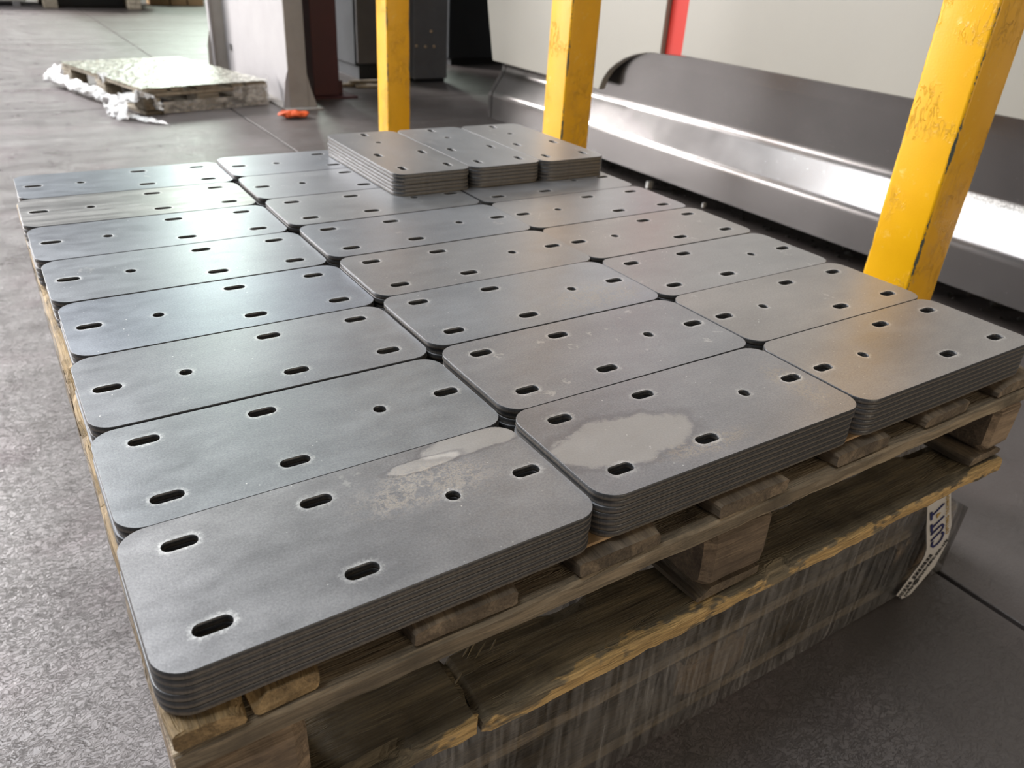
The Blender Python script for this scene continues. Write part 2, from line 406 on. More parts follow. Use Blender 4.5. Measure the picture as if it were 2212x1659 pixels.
# ------------------------------------------------------------------ mesh helpers
def link(name, me, mats, parent=None, loc=(0, 0, 0), rot=(0, 0, 0)):
    o = bpy.data.objects.new(name, me); C.objects.link(o)
    for m in mats if isinstance(mats, (list, tuple)) else [mats]: me.materials.append(m)
    if parent: o.parent = parent
    o.location = loc; o.rotation_euler = rot
    return o
def mesh(name, vs, fs, smooth=False):
    me = bpy.data.meshes.new(name); me.from_pydata(vs, [], fs); me.validate(); 
    bm = bmesh.new(); bm.from_mesh(me); bmesh.ops.recalc_face_normals(bm, faces=bm.faces); bm.to_mesh(me); bm.free()
    if smooth:
        for p in me.polygons: p.use_smooth = True
    return me
def empty(name, loc, rz=0):
    o = bpy.data.objects.new(name, None); C.objects.link(o); o.location = loc; o.rotation_euler = (0, 0, rz)
    o.empty_display_size = .1
    return o
def tag(o, label=None, cat=None, group=None, kind=None):
    if label: o['label'] = label
    if cat: o['category'] = cat
    if group: o['group'] = group
    if kind: o['kind'] = kind
    return o
def box(name, x0, x1, y0, y1, z0, z1, mat, parent=None, bev=0.0, seg=1, centre=True):
    cx, cy, cz = ((x0 + x1) / 2, (y0 + y1) / 2, (z0 + z1) / 2) if centre else (0, 0, 0)
    bm = bmesh.new()
    bmesh.ops.create_cube(bm, size=1)
    for v in bm.verts: v.co = Vector((v.co.x * (x1 - x0), v.co.y * (y1 - y0), v.co.z * (z1 - z0)))
    if bev: bmesh.ops.bevel(bm, geom=bm.edges[:], offset=bev, segments=seg, affect='EDGES', profile=.5)
    me = bpy.data.meshes.new(name); bm.to_mesh(me); bm.free()
    if bev and seg > 1:
        for p in me.polygons: p.use_smooth = p.area < .0
    ox, oy, oz = (parent.location if parent and parent.type == 'EMPTY' and not parent.rotation_euler.z else (0, 0, 0)) if parent and parent.get('abs', True) else (0, 0, 0)
    return link(name, me, mat, parent, (cx - ox, cy - oy, cz - oz))

def board(name, x0, x1, y0, y1, z0, z1, mat, parent=None, axis=0, jit=.0015, rag=.0, seg=24, chip=0.0, origin=(0, 0, 0), endjit=.0):
    """rough sawn board: rounded section swept along an axis with wavering edges and torn ends"""
    cx, cy, cz = (x0 + x1) / 2, (y0 + y1) / 2, (z0 + z1) / 2
    Lx, Ly, Lz = x1 - x0, y1 - y0, z1 - z0
    L = (Lx, Ly)[axis]; W = (Ly, Lx)[axis]; H = Lz
    r = min(W, H) * .10 + .0008
    sec = []
    nw = 5
    for i in range(nw + 1): sec.append((-W / 2 + r + (W - 2 * r) * i / nw, H / 2))
    sec += [(W / 2, H / 2 - r), (W / 2, 0), (W / 2, -H / 2 + r)]
    sec += [(W / 2 - r, -H / 2), (-W / 2 + r, -H / 2), (-W / 2, -H / 2 + r), (-W / 2, 0), (-W / 2, H / 2 - r)]
    ns = len(sec)
    sd = U(0, 90)
    vs, fs = [], []
    for k in range(seg + 1):
        t = -L / 2 + L * k / seg
        for j, (a, b) in enumerate(sec):
            nv = noise.noise_vector(Vector((t * 22 + sd, a * 30, b * 60)))
            nv2 = noise.noise_vector(Vector((t * 90 + sd, a * 60 + 5, b * 90)))
            da = nv.x * jit + nv2.x * jit * .7; db = nv.y * jit * .6 + nv2.y * jit * .3
            if chip and abs(a) > W / 2 - r * 1.01 and b > 0:
                c_ = max(0, noise.noise(Vector((t * 14 + sd, 3, a * 9))) - .12)
                da -= math.copysign(c_ * chip, a); db -= c_ * chip * .7
            tt = t
            if k in (0, seg): tt += (nv.z + nv2.z) * endjit
            if k == 0 and rag: tt += (noise.noise(Vector((a * 60 + sd, b * 30, 1))) + .4) * rag
            if k == seg and rag: tt -= (noise.noise(Vector((a * 60 + sd, b * 30, 7))) + .4) * rag
            # bevelled cut ends
            aa, bb = a, b
            if k in (0, seg): aa *= 1 - r * .8 / (W / 2); bb *= 1 - r * .8 / (H / 2)
            A, B_ = aa + da, bb + db
            vs.append((tt, A, B_) if axis == 0 else (A, tt, B_))
    for k in range(seg):
        for j in range(ns):
            j2 = (j + 1) % ns
            fs.append((k * ns + j, k * ns + j2, (k + 1) * ns + j2, (k + 1) * ns + j))
    fs.append(tuple(range(ns))); fs.append(tuple(seg * ns + j for j in range(ns)))
    me = mesh(name, vs, fs)
    return link(name, me, mat, parent, (cx - origin[0], cy - origin[1], cz - origin[2]))

# ------------------------------------------------------------------ the hall
fl = box('floor', -12, 9, -8, 18, -.30, -.012, M['black']); tag(fl, kind='structure')
xs = [-12, -9.6, -4.2, 1.12, 6.5, 9]
ys = [-8, -.35, 4.935, 10.2, 15.5, 18]
for i in range(len(xs) - 1):
    for j in range(len(ys) - 1):
        g = .006
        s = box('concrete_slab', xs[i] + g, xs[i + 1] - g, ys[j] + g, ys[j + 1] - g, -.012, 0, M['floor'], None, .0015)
        s.parent = fl; s.location = s.location - fl.location

def wallbox(name, *a, mat='wall'):
    return tag(box(name, *a, M[mat]), kind='structure')
wallbox('wall_back', -9.2, 7.2, 16.0, 16.2, 0, 8)
wallbox('wall_left', -9.2, -9.0, -7, 16, 0, 8)
wallbox('wall_right', 7.0, 7.2, -7, 16, 0, 8)
wallbox('wall_front', -9.2, 7.2, -7.2, -7.0, 0, 8)
wallbox('ceiling', -9.2, 7.2, -7.2, 16.2, 8, 8.2, mat='ceil')
def window(name, pts, frame_w, mat, axis):
    r = tag(empty(name, (sum(p for p in pts[:2]) / 2, pts[2], pts[4]) if axis == 1 else (pts[2], (pts[0] + pts[1]) / 2, pts[4])), kind='structure')
    a0, a1, p, th, z0, z1 = pts
    def bb(nm, b0, b1, c0, c1, m, inset=0):
        if axis == 1: box(nm, b0, b1, p - th + inset, p - inset, c0, c1, m, r, .004)
        else: box(nm, p + inset, p + th - inset, b0, b1, c0, c1, m, r, .004)
    bb('frame', a0 - frame_w, a0, z0, z1, M['grey_paint']); bb('frame', a1, a1 + frame_w, z0, z1, M['grey_paint'])
    bb('frame', a0 - frame_w, a1 + frame_w, z1, z1 + frame_w, M['grey_paint']); bb('frame', a0 - frame_w, a1 + frame_w, z0 - frame_w, z0, M['grey_paint'])
    nm = 3
    for k in range(nm):
        b0 = a0 + (a1 - a0) * k / nm; b1 = a0 + (a1 - a0) * (k + 1) / nm
        bb('pane', b0 + .02, b1 - .02, z0, z1, mat, .03)
    for k in range(1, nm):
        b0 = a0 + (a1 - a0) * k / nm
        bb('mullion', b0 - .02, b0 + .02, z0, z1, M['grey_paint'])
window('window_1', (2.9, 5.6, 16.0, .12, 2.1, 6.5), .12, M['pane'], 1)
window('window_3', (-6.9, -2.3, 16.0, .12, 4.5, 7.3), .12, M['pane2'], 1)
window('fill_window', (-.3, 3.5, -7.0, -.12, .85, 2.2), .12, M['pane_fill'], 1)  # unseen window, added to house the warm front fill
window('window_2', (5.9, 13.1, -9.0, .12, .35, 3.2), .12, M['pane2'], 0)

sk = tag(empty('window_5', (-3.2, 3.6, 7.96)), kind='structure')
for k in range(4):
    box('pane', -4.75, -1.65, -1.1 + k * 2.375, 1.2 + k * 2.375, 7.965, 7.985, M['pane2'], sk)
    box('mullion', -4.8, -1.6, 1.21 + k * 2.375, 1.26 + k * 2.375, 7.93, 7.99, M['grey_paint'], sk)

# ------------------------------------------------------------------ the slotted steel plates
def plate_mesh(name):
    def cap(cx, cy, hl, r, n=10):
        pts = []
        for s in (1, -1):
            for i in range(n + 1):
                a = -math.pi / 2 + math.pi * i / n
                pts.append((cx + s * hl + s * r * math.cos(a), cy + s * r * math.sin(a)))
        if hl == 0: pts = [(cx + r * math.cos(2 * math.pi * i / 20), cy + r * math.sin(2 * math.pi * i / 20)) for i in range(20)]
        return pts
    def outline(ins):
        pts = []
        hx, hy, r = PW / 2 - ins, PH / 2 - ins, PR - ins
        for (sx, sy, a0) in ((1, 1, 0), (-1, 1, 90), (-1, -1, 180), (1, -1, 270)):
            for i in range(10):
                a = math.radians(a0 + 90 * i / 9)
                pts.append((sx * (hx - r) + r * math.cos(a), sy * (hy - r) + r * math.sin(a)))
        return pts
    c = .00045
    def loops(ins):
        return [outline(ins)] + [cap(x, y, SL - SR, SR + ins) for x, y in HOLES] + [cap(CH[0], CH[1], 0, CR + ins)]
    bm = bmesh.new()
    rings = []
    for ins, z in ((c, 0), (0, c), (0, PT - c), (c, PT)):
        rings.append([[bm.verts.new((x, y, z)) for x, y in lp] for lp in loops(ins)])
    side = []
    for a, b in zip(rings[:-1], rings[1:]):
        for la, lb in zip(a, b):
            n_ = len(la)
            for i in range(n_):
                j = (i + 1) % n_
                f = bm.faces.new((la[i], la[j], lb[j], lb[i])); f.material_index = 1; f.smooth = True
                side.append(f)
    for ri in (0, 3):
        edges = []
        for lp in rings[ri]:
            for i in range(len(lp)):
                e = bm.edges.get((lp[i], lp[(i + 1) % len(lp)]))
                edges.append(e)
        res = bmesh.ops.triangle_fill(bm, use_beauty=True, edges=edges)
        for f in res['geom']:
            if isinstance(f, bmesh.types.BMFace): f.material_index = 0
    bmesh.ops.recalc_face_normals(bm, faces=bm.faces)
    for f in bm.faces:
        if f.material_index == 0: f.smooth = False
    me = bpy.data.meshes.new(name); bm.to_mesh(me); bm.free()
    return me
base_plate = plate_mesh('slotted_plate')
plate_variants = {}
def plate_me(key):
    if key not in plate_variants:
        me = base_plate.copy(); me.materials.append(M[key]); me.materials.append(M['edge']); plate_variants[key] = me
    return plate_variants[key]

# fitted position of every top plate: column, row -> rotated?, dx, dy, theta
FIT = {(0,0):(0,-.0038,-.0005,.0058),(0,1):(0,-.0006,-.0025,.0065),(0,2):(1,.0016,-.0010,.0062),(0,3):(1,.0057,-.0011,.0026),
(0,4):(1,.0024,.0001,.0019),(0,5):(1,-.0019,-.0002,-.0009),(0,6):(1,-.0039,.0005,-.0044),(0,7):(1,.0007,.0002,-.0039),
(1,0):(0,-.0029,.0022,-.0043),(1,1):(0,.0003,.0012,.0010),(1,2):(0,.0011,.0013,.0015),(1,3):(0,.0051,0,.0004),
(1,4):(0,.0023,.0004,-.0012),(1,5):(0,-.0018,.0012,-.0034),(1,6):(1,-.0026,.0010,-.0014),(1,7):(1,-.0007,.0007,-.0007),
(2,0):(1,-.0022,.0012,-.0017),(2,1):(1,.0005,.0002,-.0007),(2,2):(0,0,-.0014,-.0014),(2,3):(1,.0010,-.0009,-.0001),
(2,4):(1,-.0004,-.0008,-.0005),(2,5):(0,.0003,-.0021,-.0011),(2,6):(1,0,0,0),(2,7):(0,.001,0,.001)}
ROWN = ['front row', 'second row', 'third row', 'fourth row', 'fifth row', 'sixth row', 'seventh row', 'back row']
COLN = ['left-hand', 'middle', 'right-hand']
ORD = ['', 'second', 'third', 'fourth', 'fifth', 'sixth', 'seventh', 'eighth']
TOPMAT = {(0,7):'top_blue',(0,5):'top_blue',(0,3):'top_blue',(0,0):'top_blotch',(1,0):'top_blob',(1,1):'top_spots',(1,2):'top_rust',(0,6):'top_bands',(0,0):'top_blotch',(2,0):'top_warm_reflect',(2,1):'top_warm_reflect',(2,2):'top_warm_reflect',(2,3):'top_warm_reflect',(0,1):'top',(1,3):'top'}
TOPLOOK = {(0,0):'grey slotted steel plate nearest the camera, worn blotch at its back right corner',
(1,0):'slotted steel plate with a large pale dried puddle mark, front row middle stack',
(1,1):'slotted steel plate speckled with small ring marks, second row middle stack',
(1,2):'slotted steel plate with a rust trail at its right end, third row middle stack',
(0,6):'slotted steel plate with long wiped bands, seventh row of the left-hand column',
(2,0):'top slotted steel plate of the right-hand front stack, its hole nearest the puddled plate'}
BOT = F - .038
GAPZ = PT + .0002
GRP = 'slotted steel plates laid in stacks on the pallet'
first = [True]
def plate(x, y, z, th, key, label, group):
    o = bpy.data.objects.new('slotted_steel_plate', plate_me(key)); C.objects.link(o)
    o.location = (x, y, z); o.rotation_euler = (0, 0, th)
    tag(o, label, 'steel plate', group)
    return o
for (c, r), (rotd, dx, dy, th) in FIT.items():
    n_l = 6 if c == 0 else 7
    zt = BOT + n_l * GAPZ
    for k in range(n_l):                       # k = 0 bottom
        top = k == n_l - 1
        jx, jy, jt = (0, 0, 0) if top else (U(-.0012, .0012), U(-.0002, .0002), U(-.0010, .0010))
        s = .55 if (c, r) == (2, 0) else .4
        key = TOPMAT.get((c, r), 'top') if top else 'top'
        if top:
            lab = TOPLOOK.get((c, r), 'topmost slotted steel plate, %s of the %s column on the pallet' % (ROWN[r], COLN[c]))
        else:
            lab = 'steel plate, %s from the top, %s stack of the %s column' % (ORD[n_l - 1 - k], ROWN[r], COLN[c])
        plate(c * .335 + dx + jx, r * .1501 + dy + jy, BOT + k * GAPZ, th + jt + (math.pi if rotd else 0), key, lab, GRP)
SZ = BOT + 7 * GAPZ + .0002
for i, (x, y, th) in enumerate(((.4505, .9274, .0015), (.6015, .9268, .0040), (.7515, .9245, -.0005))):
    nm = ['left', 'middle', 'right'][i]
    for k in range(6):
        top = k == 5
        lab = ('topmost plate of the %s of the three crosswise stacks on the pallet load' % nm) if top else \
              ('steel plate, %s from the top, %s of the three crosswise stacks' % (ORD[5 - k], nm))
        plate(x + (0 if top else U(-.0008, .0008)), y + (0 if top else U(-.0025, .0025)), SZ + k * GAPZ, math.pi / 2 + th, 'top_warm_reflect' if i == 2 else 'top', lab,
              'plates stacked crosswise on top of the load')

# ------------------------------------------------------------------ the pallet under the plates
XL, XR, YF, YB = -.170, .863, -.080, 1.128
pal = empty('wooden_pallet', ((XL + XR) / 2, (YF + YB) / 2, F - .187))
tag(pal, 'worn wooden block pallet carrying the slotted steel plates', 'pallet')
po = tuple(pal.location)
pal_card = board('cardboard_sheet', XL + .012, XR - .03, -.068, YB - .01, F - .0412, F - .0385, M['card'], None, 0, .0004, 0, 30)
tag(pal_card, 'thin brown cardboard sheet between the pallet deck and the steel plates', 'cardboard')
bx = [(-.170, -.077), (-.008, .084), (.139, .231), (.297, .393), (.467, .556), (.624, .712), (.775, .863)]
for i, (a, b) in enumerate(bx):
    m = M['wood_y_gold'] if i == 0 else M['wood_y']
    if i == 0:   # split end: two strips side by side
        p1 = board('deck_board', a, a + .0475, YF, YB, F - .0605, F - .0422, m, pal, 1, .0022, .002, 60, .03, po, .002)
        p1['label'] = 'split golden deck board, outer strip'
        p2 = board('deck_board', a + .0495, b + .004, YF + .002, YB, F - .0605, F - .0422, m, pal, 1, .0022, .002, 60, .03, po, .002)
        p2['label'] = 'split golden deck board, inner strip'
    else:
        board('deck_board', a, b, YF + U(-.001, .002), YB, F - .0605, F - .0422, m, pal, 1, .0014, .001, 60, .012, po, .0012)
for (a, b) in ((YF - .001, YF + .095), (.475, .575), (YB - .095, YB)):
    board('stringer_board', XL, XR, a, b, F - .0805, F - .0605, M['wood_x'], pal, 0, .0014, .002, 70, .010, po, .001)
for j, (a, b) in enumerate(((YF, YF + .10), (.455, .59), (YB - .10, YB))):
    for i, (c_, d_) in enumerate(((XL, -.086), (.299, .391), (.803, .863))):
        m = M['wood_z']
        bk = board('block', c_, d_, a + .001, b, F - .1500 + (0 if j or i else -.003), F - .0808 - (.004 if (i == 0 and j == 0) else 0), m, pal, 0, .0012, 0, 8, .008, po, .0)
for (a, b) in ((XL, -.088), (.297, .389), (.783, .86)):
    board('base_board', a, b, YF + .003, YB, F - .1668, F - .1503, M['wood_y'], pal, 1, .0016, .001, 50, .02, po, .001)
# front base board, broken in two
fb1 = board('base_board', XL + .002, .0545, YF - .002, YF + .074, F - .1872, F - .1672, M['wood_x_fresh'], pal, 0, .0024, .006, 36, .03, po, .004)
fb1['label'] = 'broken base board, left piece'
fb2 = board('base_board', .050, XR - .002, YF - .006, YF + .070, F - .1872, F - .1672, M['wood_x_fresh'], pal, 0, .0022, .004, 80, .03, po, .004)
fb2['label'] = 'broken base board, right piece with fresh yellow edge'
fb1.location.z += .0; 
board('base_board', XL, XR, YB - .09, YB, F - .1872, F - .1672, M['wood_x'], pal, 0, .0014, .002, 50, .02, po)
# splinters on the broken board
for k in range(9):
    x = U(.03, .09); y = U(YF + .035, YF + .075)
    sp = board('splinter', x, x + U(.012, .03), y, y + .002, F - .1668, F - .1650, M['wood_x_fresh'], pal, 0, .0006, .004, 4, 0, po)
    sp.rotation_euler = (0, U(-.25, 0), U(-.6, .9)); sp.location.z += .003
# ink stamp on the left front block
def text(name, body, size, mat, mtx, parent=None, ext=.0002, bold=0.0, space=1.0):
    cu = bpy.data.curves.new(name, 'FONT'); cu.body = body; cu.size = size; cu.extrude = ext; cu.offset = bold
    cu.space_character = space; cu.resolution_u = 2
    tmp = bpy.data.objects.new(name, cu); C.objects.link(tmp)
    dg = bpy.context.evaluated_depsgraph_get()
    me = bpy.data.meshes.new_from_object(tmp.evaluated_get(dg))
    bpy.data.objects.remove(tmp)
    o = bpy.data.objects.new(name, me); C.objects.link(o)
    me.materials.clear(); me.materials.append(mat)
    if parent: o.parent = parent
    o.matrix_local = mtx
    return o
fr = Matrix(((1, 0, 0, 0), (0, 0, -1, 0), (0, 1, 0, 0), (0, 0, 0, 1)))      # text plane facing -y
blk = [o for o in pal.children if o.name.startswith('block')][0]
t = text('ink_stamp', '012', .016, M['ink'], Matrix.Translation((.008, -.0515, -.020)) @ fr, blk, .0004, .0006)
t['label'] = 'faded black ink stamp'

# ------------------------------------------------------------------ the film-wrapped load underneath
LX0, LX1, LY0, LY1 = -.055, 1.130, .042, .84
lp = empty('wooden_pallet', ((LX0 + LX1) / 2, (LY0 + LY1) / 2, 0))
tag(lp, 'lower wooden pallet standing on the floor inside the stretch film', 'pallet')
lo = tuple(lp.location)
for (a, b) in ((LY0, LY0 + .145), (LY0 + .19, LY0 + .29), (LY0 + .33, LY0 + .47), (LY0 + .51, LY0 + .61), (LY1 - .145, LY1)):
    board('deck_board', LX0, LX1, a, b, .124, .144, M['wood_x'], lp, 0, .001, 0, 20, 0, lo)
for (a, b) in ((LX0, LX0 + .145), (.465, .61), (LX1 - .145, LX1)):
    board('stringer_board', a, b, LY0, LY1, .103, .1235, M['wood_y'], lp, 1, .001, 0, 12, 0, lo)
    for (c_, d_) in ((LY0 + .002, LY0 + .102), (.39, .49), (LY1 - .1, LY1)):
        board('block', a + .002, b - .002, c_, d_, .0225, .1025, M['wood_z'], lp, 0, .001, 0, 4, 0, lo)
for (c_, d_) in ((LY0, LY0 + .10), (.39, .49), (LY1 - .1, LY1)):
    board('base_board', LX0, LX1, c_, d_, .002, .022, M['wood_x'], lp, 0, .001, 0, 16, 0, lo)
M['lowsteel'] = plain('dark oiled steel', (.16, .16, .17), .42, .7, .2, 30, .1)
def roundplate(name, w_, h_, t_, r_):
    vs, fs = [], []
    pts = []
    for (sx, sy, a0) in ((1, 1, 0), (-1, 1, 90), (-1, -1, 180), (1, -1, 270)):
        for i in range(6):
            a = math.radians(a0 + 18 * i)
            pts.append((sx * (w_ / 2 - r_) + r_ * math.cos(a), sy * (h_ / 2 - r_) + r_ * math.sin(a)))
    n_ = len(pts)
    for z, ins in ((0, .001), (.001, 0), (t_ - .001, 0), (t_, .001)):
        for x, y in pts: vs.append((x * (1 - ins / (w_ / 2)), y * (1 - ins / (h_ / 2)), z))
    for k in range(3):
        for i in range(n_): fs.append((k * n_ + i, k * n_ + (i + 1) % n_, (k + 1) * n_ + (i + 1) % n_, (k + 1) * n_ + i))
    fs.append(tuple(range(n_))); fs.append(tuple(3 * n_ + i for i in range(n_)))
    return mesh(name, vs, fs)
thick = roundplate('thick_steel_plate', .318, .75, .0198, .03); thick.materials.append(M['lowsteel'])
for c in range(3):
    for k in range(12):
        o = bpy.data.objects.new('thick_steel_plate', thick); C.objects.link(o)
        o.location = (.118 + c * .325 + U(-.002, .002), .44 + U(-.004, .004), .1450 + k * .0200)
        tag(o, 'thick dark steel plate, %s from the bottom, %s stack inside the film' % (['lowest', 'second', 'third', 'fourth', 'fifth', 'sixth', 'seventh', 'eighth', 'ninth', 'tenth', 'eleventh', 'twelfth'][k], ['left', 'middle', 'right'][c]) if k else
            'lowest thick dark steel plate, %s stack inside the film' % ['left', 'middle', 'right'][c], 'steel plate', 'thick steel plates inside the stretch film')

def film_shell():
    zs = [.003, .02, .05, .09, .12, .140, .150, .17, .20, .235, .28, .33, .375, .3875]
    nx, ny = 70, 26
    vs, fs = [], []
    loop_n = None
    for zi, z in enumerate(zs):
        t = 0 if z < .145 else min(1, (z - .145) / .15)
        t = t ** .75
        x0 = LX0 - .012 + t * .0; x1 = LX1 + .011 - t * .20
        y0 = LY0 - .012 + .0 * t; y1 = LY1 + .012
        pts = []
        for i in range(nx): pts.append((x0 + (x1 - x0) * i / nx, y0, 0))
        for i in range(ny): pts.append((x1, y0 + (y1 - y0) * i / ny, 1))
        for i in range(nx): pts.append((x1 - (x1 - x0) * i / nx, y1, 2))
        for i in range(ny): pts.append((x0, y1 - (y1 - y0) * i / ny, 3))
        loop_n = len(pts)
        for (x, y, s) in pts:
            nv = noise.noise(Vector((x * 14 + z * 5, y * 14, z * 3)))
            n2 = noise.noise(Vector((x * 45 + z * 14 + 4, y * 45, z * 4)))
            a = .005 * nv + .0022 * n2
            bulge = .0 if z < .01 else 1
            dx = (a * (1 if s == 1 else -1 if s == 3 else 0)) * bulge
            dy = (a * (-1 if s == 0 else 1 if s == 2 else 0)) * bulge
            if s == 0: dy = min(dy, .004)
            vs.append((x + dx, y + dy - (.004 if s == 0 else 0), z))
    for k in range(len(zs) - 1):
        for i in range(loop_n):
            j = (i + 1) % loop_n
            fs.append((k * loop_n + i, k * loop_n + j, (k + 1) * loop_n + j, (k + 1) * loop_n + i))
    return mesh('stretch_film', vs, fs, True)
fo = link('stretch_film', film_shell(), M['film'])
tag(fo, 'clear stretch film wrapped around the lower pallet load', 'film')
# printed tape stuck on the film
TY = LY0 - .0255
tp = empty('printed_tape', (1.0, TY, .12)); tag(tp, 'white printed tape stuck down the right end of the stretch film', 'tape')
cl = [(.925, F - .225), (.968, F - .335), (1.000, F - .395), (1.034, F - .450), (1.040, F - .480), (1.034, F - .512), (.988, F - .572)]
wd = [.058, .058, .062, .066, .068, .068, .068]
vs, fs = [], []
for i, (x, z) in enumerate(cl):
    a = Vector(cl[max(0, i - 1)]); b = Vector(cl[min(len(cl) - 1, i + 1)])
    d = (b - a).normalized(); p = Vector((-d.y, d.x))
    for k in range(5):
        s = (k / 4 - .5) * wd[i]
        wob = .0012 * noise.noise(Vector((x * 40, z * 40, k)))
        q = Vector((x, z)) + p * s
        for yy in (-.0006, .0006): vs.append((q.x - 1.0, wob + yy + .0, max(q.y, .004) - .12))
for i in range(len(cl) - 1):
    for k in range(4):
        o_ = (i * 5 + k) * 2; o2 = ((i + 1) * 5 + k) * 2
        fs.append((o_, o_ + 2, o2 + 2, o2)); fs.append((o_ + 1, o2 + 1, o2 + 3, o_ + 3))
link('tape_strip', mesh('tape_strip', vs, fs, True), M['tape'], tp)
def on_tape(body, size, x, z, ang, mat, nm, bold=0, space=1.0, sx=1.0):
    mt = Matrix.Translation((x - 1.0, -.0022, z - .12)) @ Matrix.Rotation(-ang, 4, 'Y') @ fr @ Matrix.Diagonal((sx, 1, 1, 1))
    return text(nm, body, size, mat, mt, tp, .0004, bold, space)
u1 = math.atan2(.115, -.066)
big = on_tape('CUT', .050, 1.0515, F - .460, u1, M['navy'], 'large_lettering', .0002, 1.10, .80)
LEN = max(v.co.x for v in big.data.vertices) * .80
def along(t): return (1.0515 + math.cos(u1) * LEN * t, F - .460 + math.sin(u1) * LEN * t)
on_tape('T', .050, *along(1.17), u1, M['navy'], 'large_lettering', .0002, 1.0, .80)
on_tape('CUTTING TECHNOLOGIES', .0108, 1.0590, F - .449, u1, M['gold'], 'small_lettering', .0, 1.3)
tq = along(1.10)
tri = mesh('triangle', [(-.006, -.0004, 0), (.006, -.0004, 0), (0, -.0004, .010), (-.006, .0004, 0), (.006, .0004, 0), (0, .0004, .010)], [(0, 1, 2), (3, 5, 4), (0, 3, 4, 1), (1, 4, 5, 2), (2, 5, 3, 0)])
tr_o = link('triangle_mark', tri, M['gold'], tp, (tq[0] - .017 - 1.0, -.0022, tq[1] - .008 - .12), (0, -u1 + math.pi, 0))
u2 = math.atan2(.060, .046)
on_tape('00226 2820222', .0155, .974, F - .566, u2, M['ink'], 'small_lettering', .0003)
on_tape('info@cut-tec.co.uk', .0160, .995, F - .570, u2, M['ink'], 'small_lettering', .0003)

# ------------------------------------------------------------------ yellow posts
def post(x, y, label):
    p = empty('yellow_post', (x + .05, y + .05, 0)); tag(p, label, 'post', 'yellow guard posts in front of the machine')
    bm = bmesh.new(); bmesh.ops.create_cube(bm, size=1)
    for v in bm.verts: v.co = Vector((v.co.x * .1, v.co.y * .1, v.co.z * 2.6))
    bmesh.ops.bevel(bm, geom=[e for e in bm.edges if abs(e.verts[0].co.z - e.verts[1].co.z) > 1], offset=.007, segments=4, affect='EDGES', profile=.5)
    me = bpy.data.meshes.new('tube'); bm.to_mesh(me); bm.free()
    for f in me.polygons: f.use_smooth = True
    try: me.set_sharp_from_angle(angle=math.radians(50))
    except Exception: pass
    o = link('square_tube', me, M['yellow'], p, (0, 0, 1.3 + .012))
    box('base_plate', x - .04, x + .14, y - .04, y + .14, 0, .012, M['yellow'], p, .002)
    for sx in (-.02, .12):
        for sy in (-.02, .12):
            box('anchor_bolt', x + sx - .008, x + sx + .008, y + sy - .008, y + sy + .008, .012, .026, M['cab'], p, .002)
    return p
post(1.2, 2.60, 'yellow square steel post furthest left, behind the crosswise stacks')
post(1.2, 1.412, 'yellow square steel post in the middle, behind the right crosswise stack')
post(1.2, .292, 'large chipped yellow post at the right beside the slotted plates')

# ------------------------------------------------------------------ the big machine
mc = empty('industrial_machine', (2.6, 1.2, 0)); tag(mc, 'large light grey machine with red stripe and steel skirt behind the yellow posts', 'machine')
mo = tuple(mc.location)
def arc(pts, rad, seg=7):
    out = [Vector(pts[0])]
    for a, b, c in zip(pts[:-2], pts[1:-1], pts[2:]):
        a, b, c = Vector(a), Vector(b), Vector(c)
        d1 = (a - b).normalized(); d2 = (c - b).normalized()
        ang = d1.angle(d2); k = min(rad / math.tan(ang / 2), (a - b).length * .48, (c - b).length * .48)
        p0, p1 = b + d1 * k, b + d2 * k
        for i in range(seg + 1):
            t = i / seg; out.append(p0 * (1 - t) ** 2 + b * 2 * t * (1 - t) + p1 * t ** 2)
    out.append(Vector(pts[-1])); return out
prof = arc([(2.350, F - .487), (2.350, F - .350), (2.440, F - .220), (2.404, F - .02), (2.390, F + .07)], .06)
def extr(name, prof, y0, y1, thick, mat, parent, mirror=1, ny=1):
    vs, fs = [], []
    n_ = len(prof)
    for k in range(ny + 1):
        y = y0 + (y1 - y0) * k / ny
        for q in (0, thick):
            for (x, z) in prof: vs.append((x + q - mo[0], y - mo[1], z - mo[2]))
    for k in range(ny):
        a = k * 2 * n_; b = (k + 1) * 2 * n_
        for i in range(n_ - 1):
            fs.append((a + i, a + i + 1, b + i + 1, b + i)); fs.append((a + n_ + i, b + n_ + i, b + n_ + i + 1, a + n_ + i + 1))
        fs.append((a, b, b + n_, a + n_)); fs.append((a + n_ - 1, a + 2 * n_ - 1, b + 2 * n_ - 1, b + n_ - 1))
    for a in (0, ny * 2 * n_):
        for i in range(n_ - 1): fs.append((a + i, a + n_ + i, a + n_ + i + 1, a + i + 1))
    me = mesh(name, vs, fs, True)
    try: me.set_sharp_from_angle(angle=math.radians(45))
    except Exception: pass
    return link(name, me, mat, parent)
extr('skirt', [(v.x, v.y) for v in prof], -1.6, 3.66, .006, M['skirt'], mc)
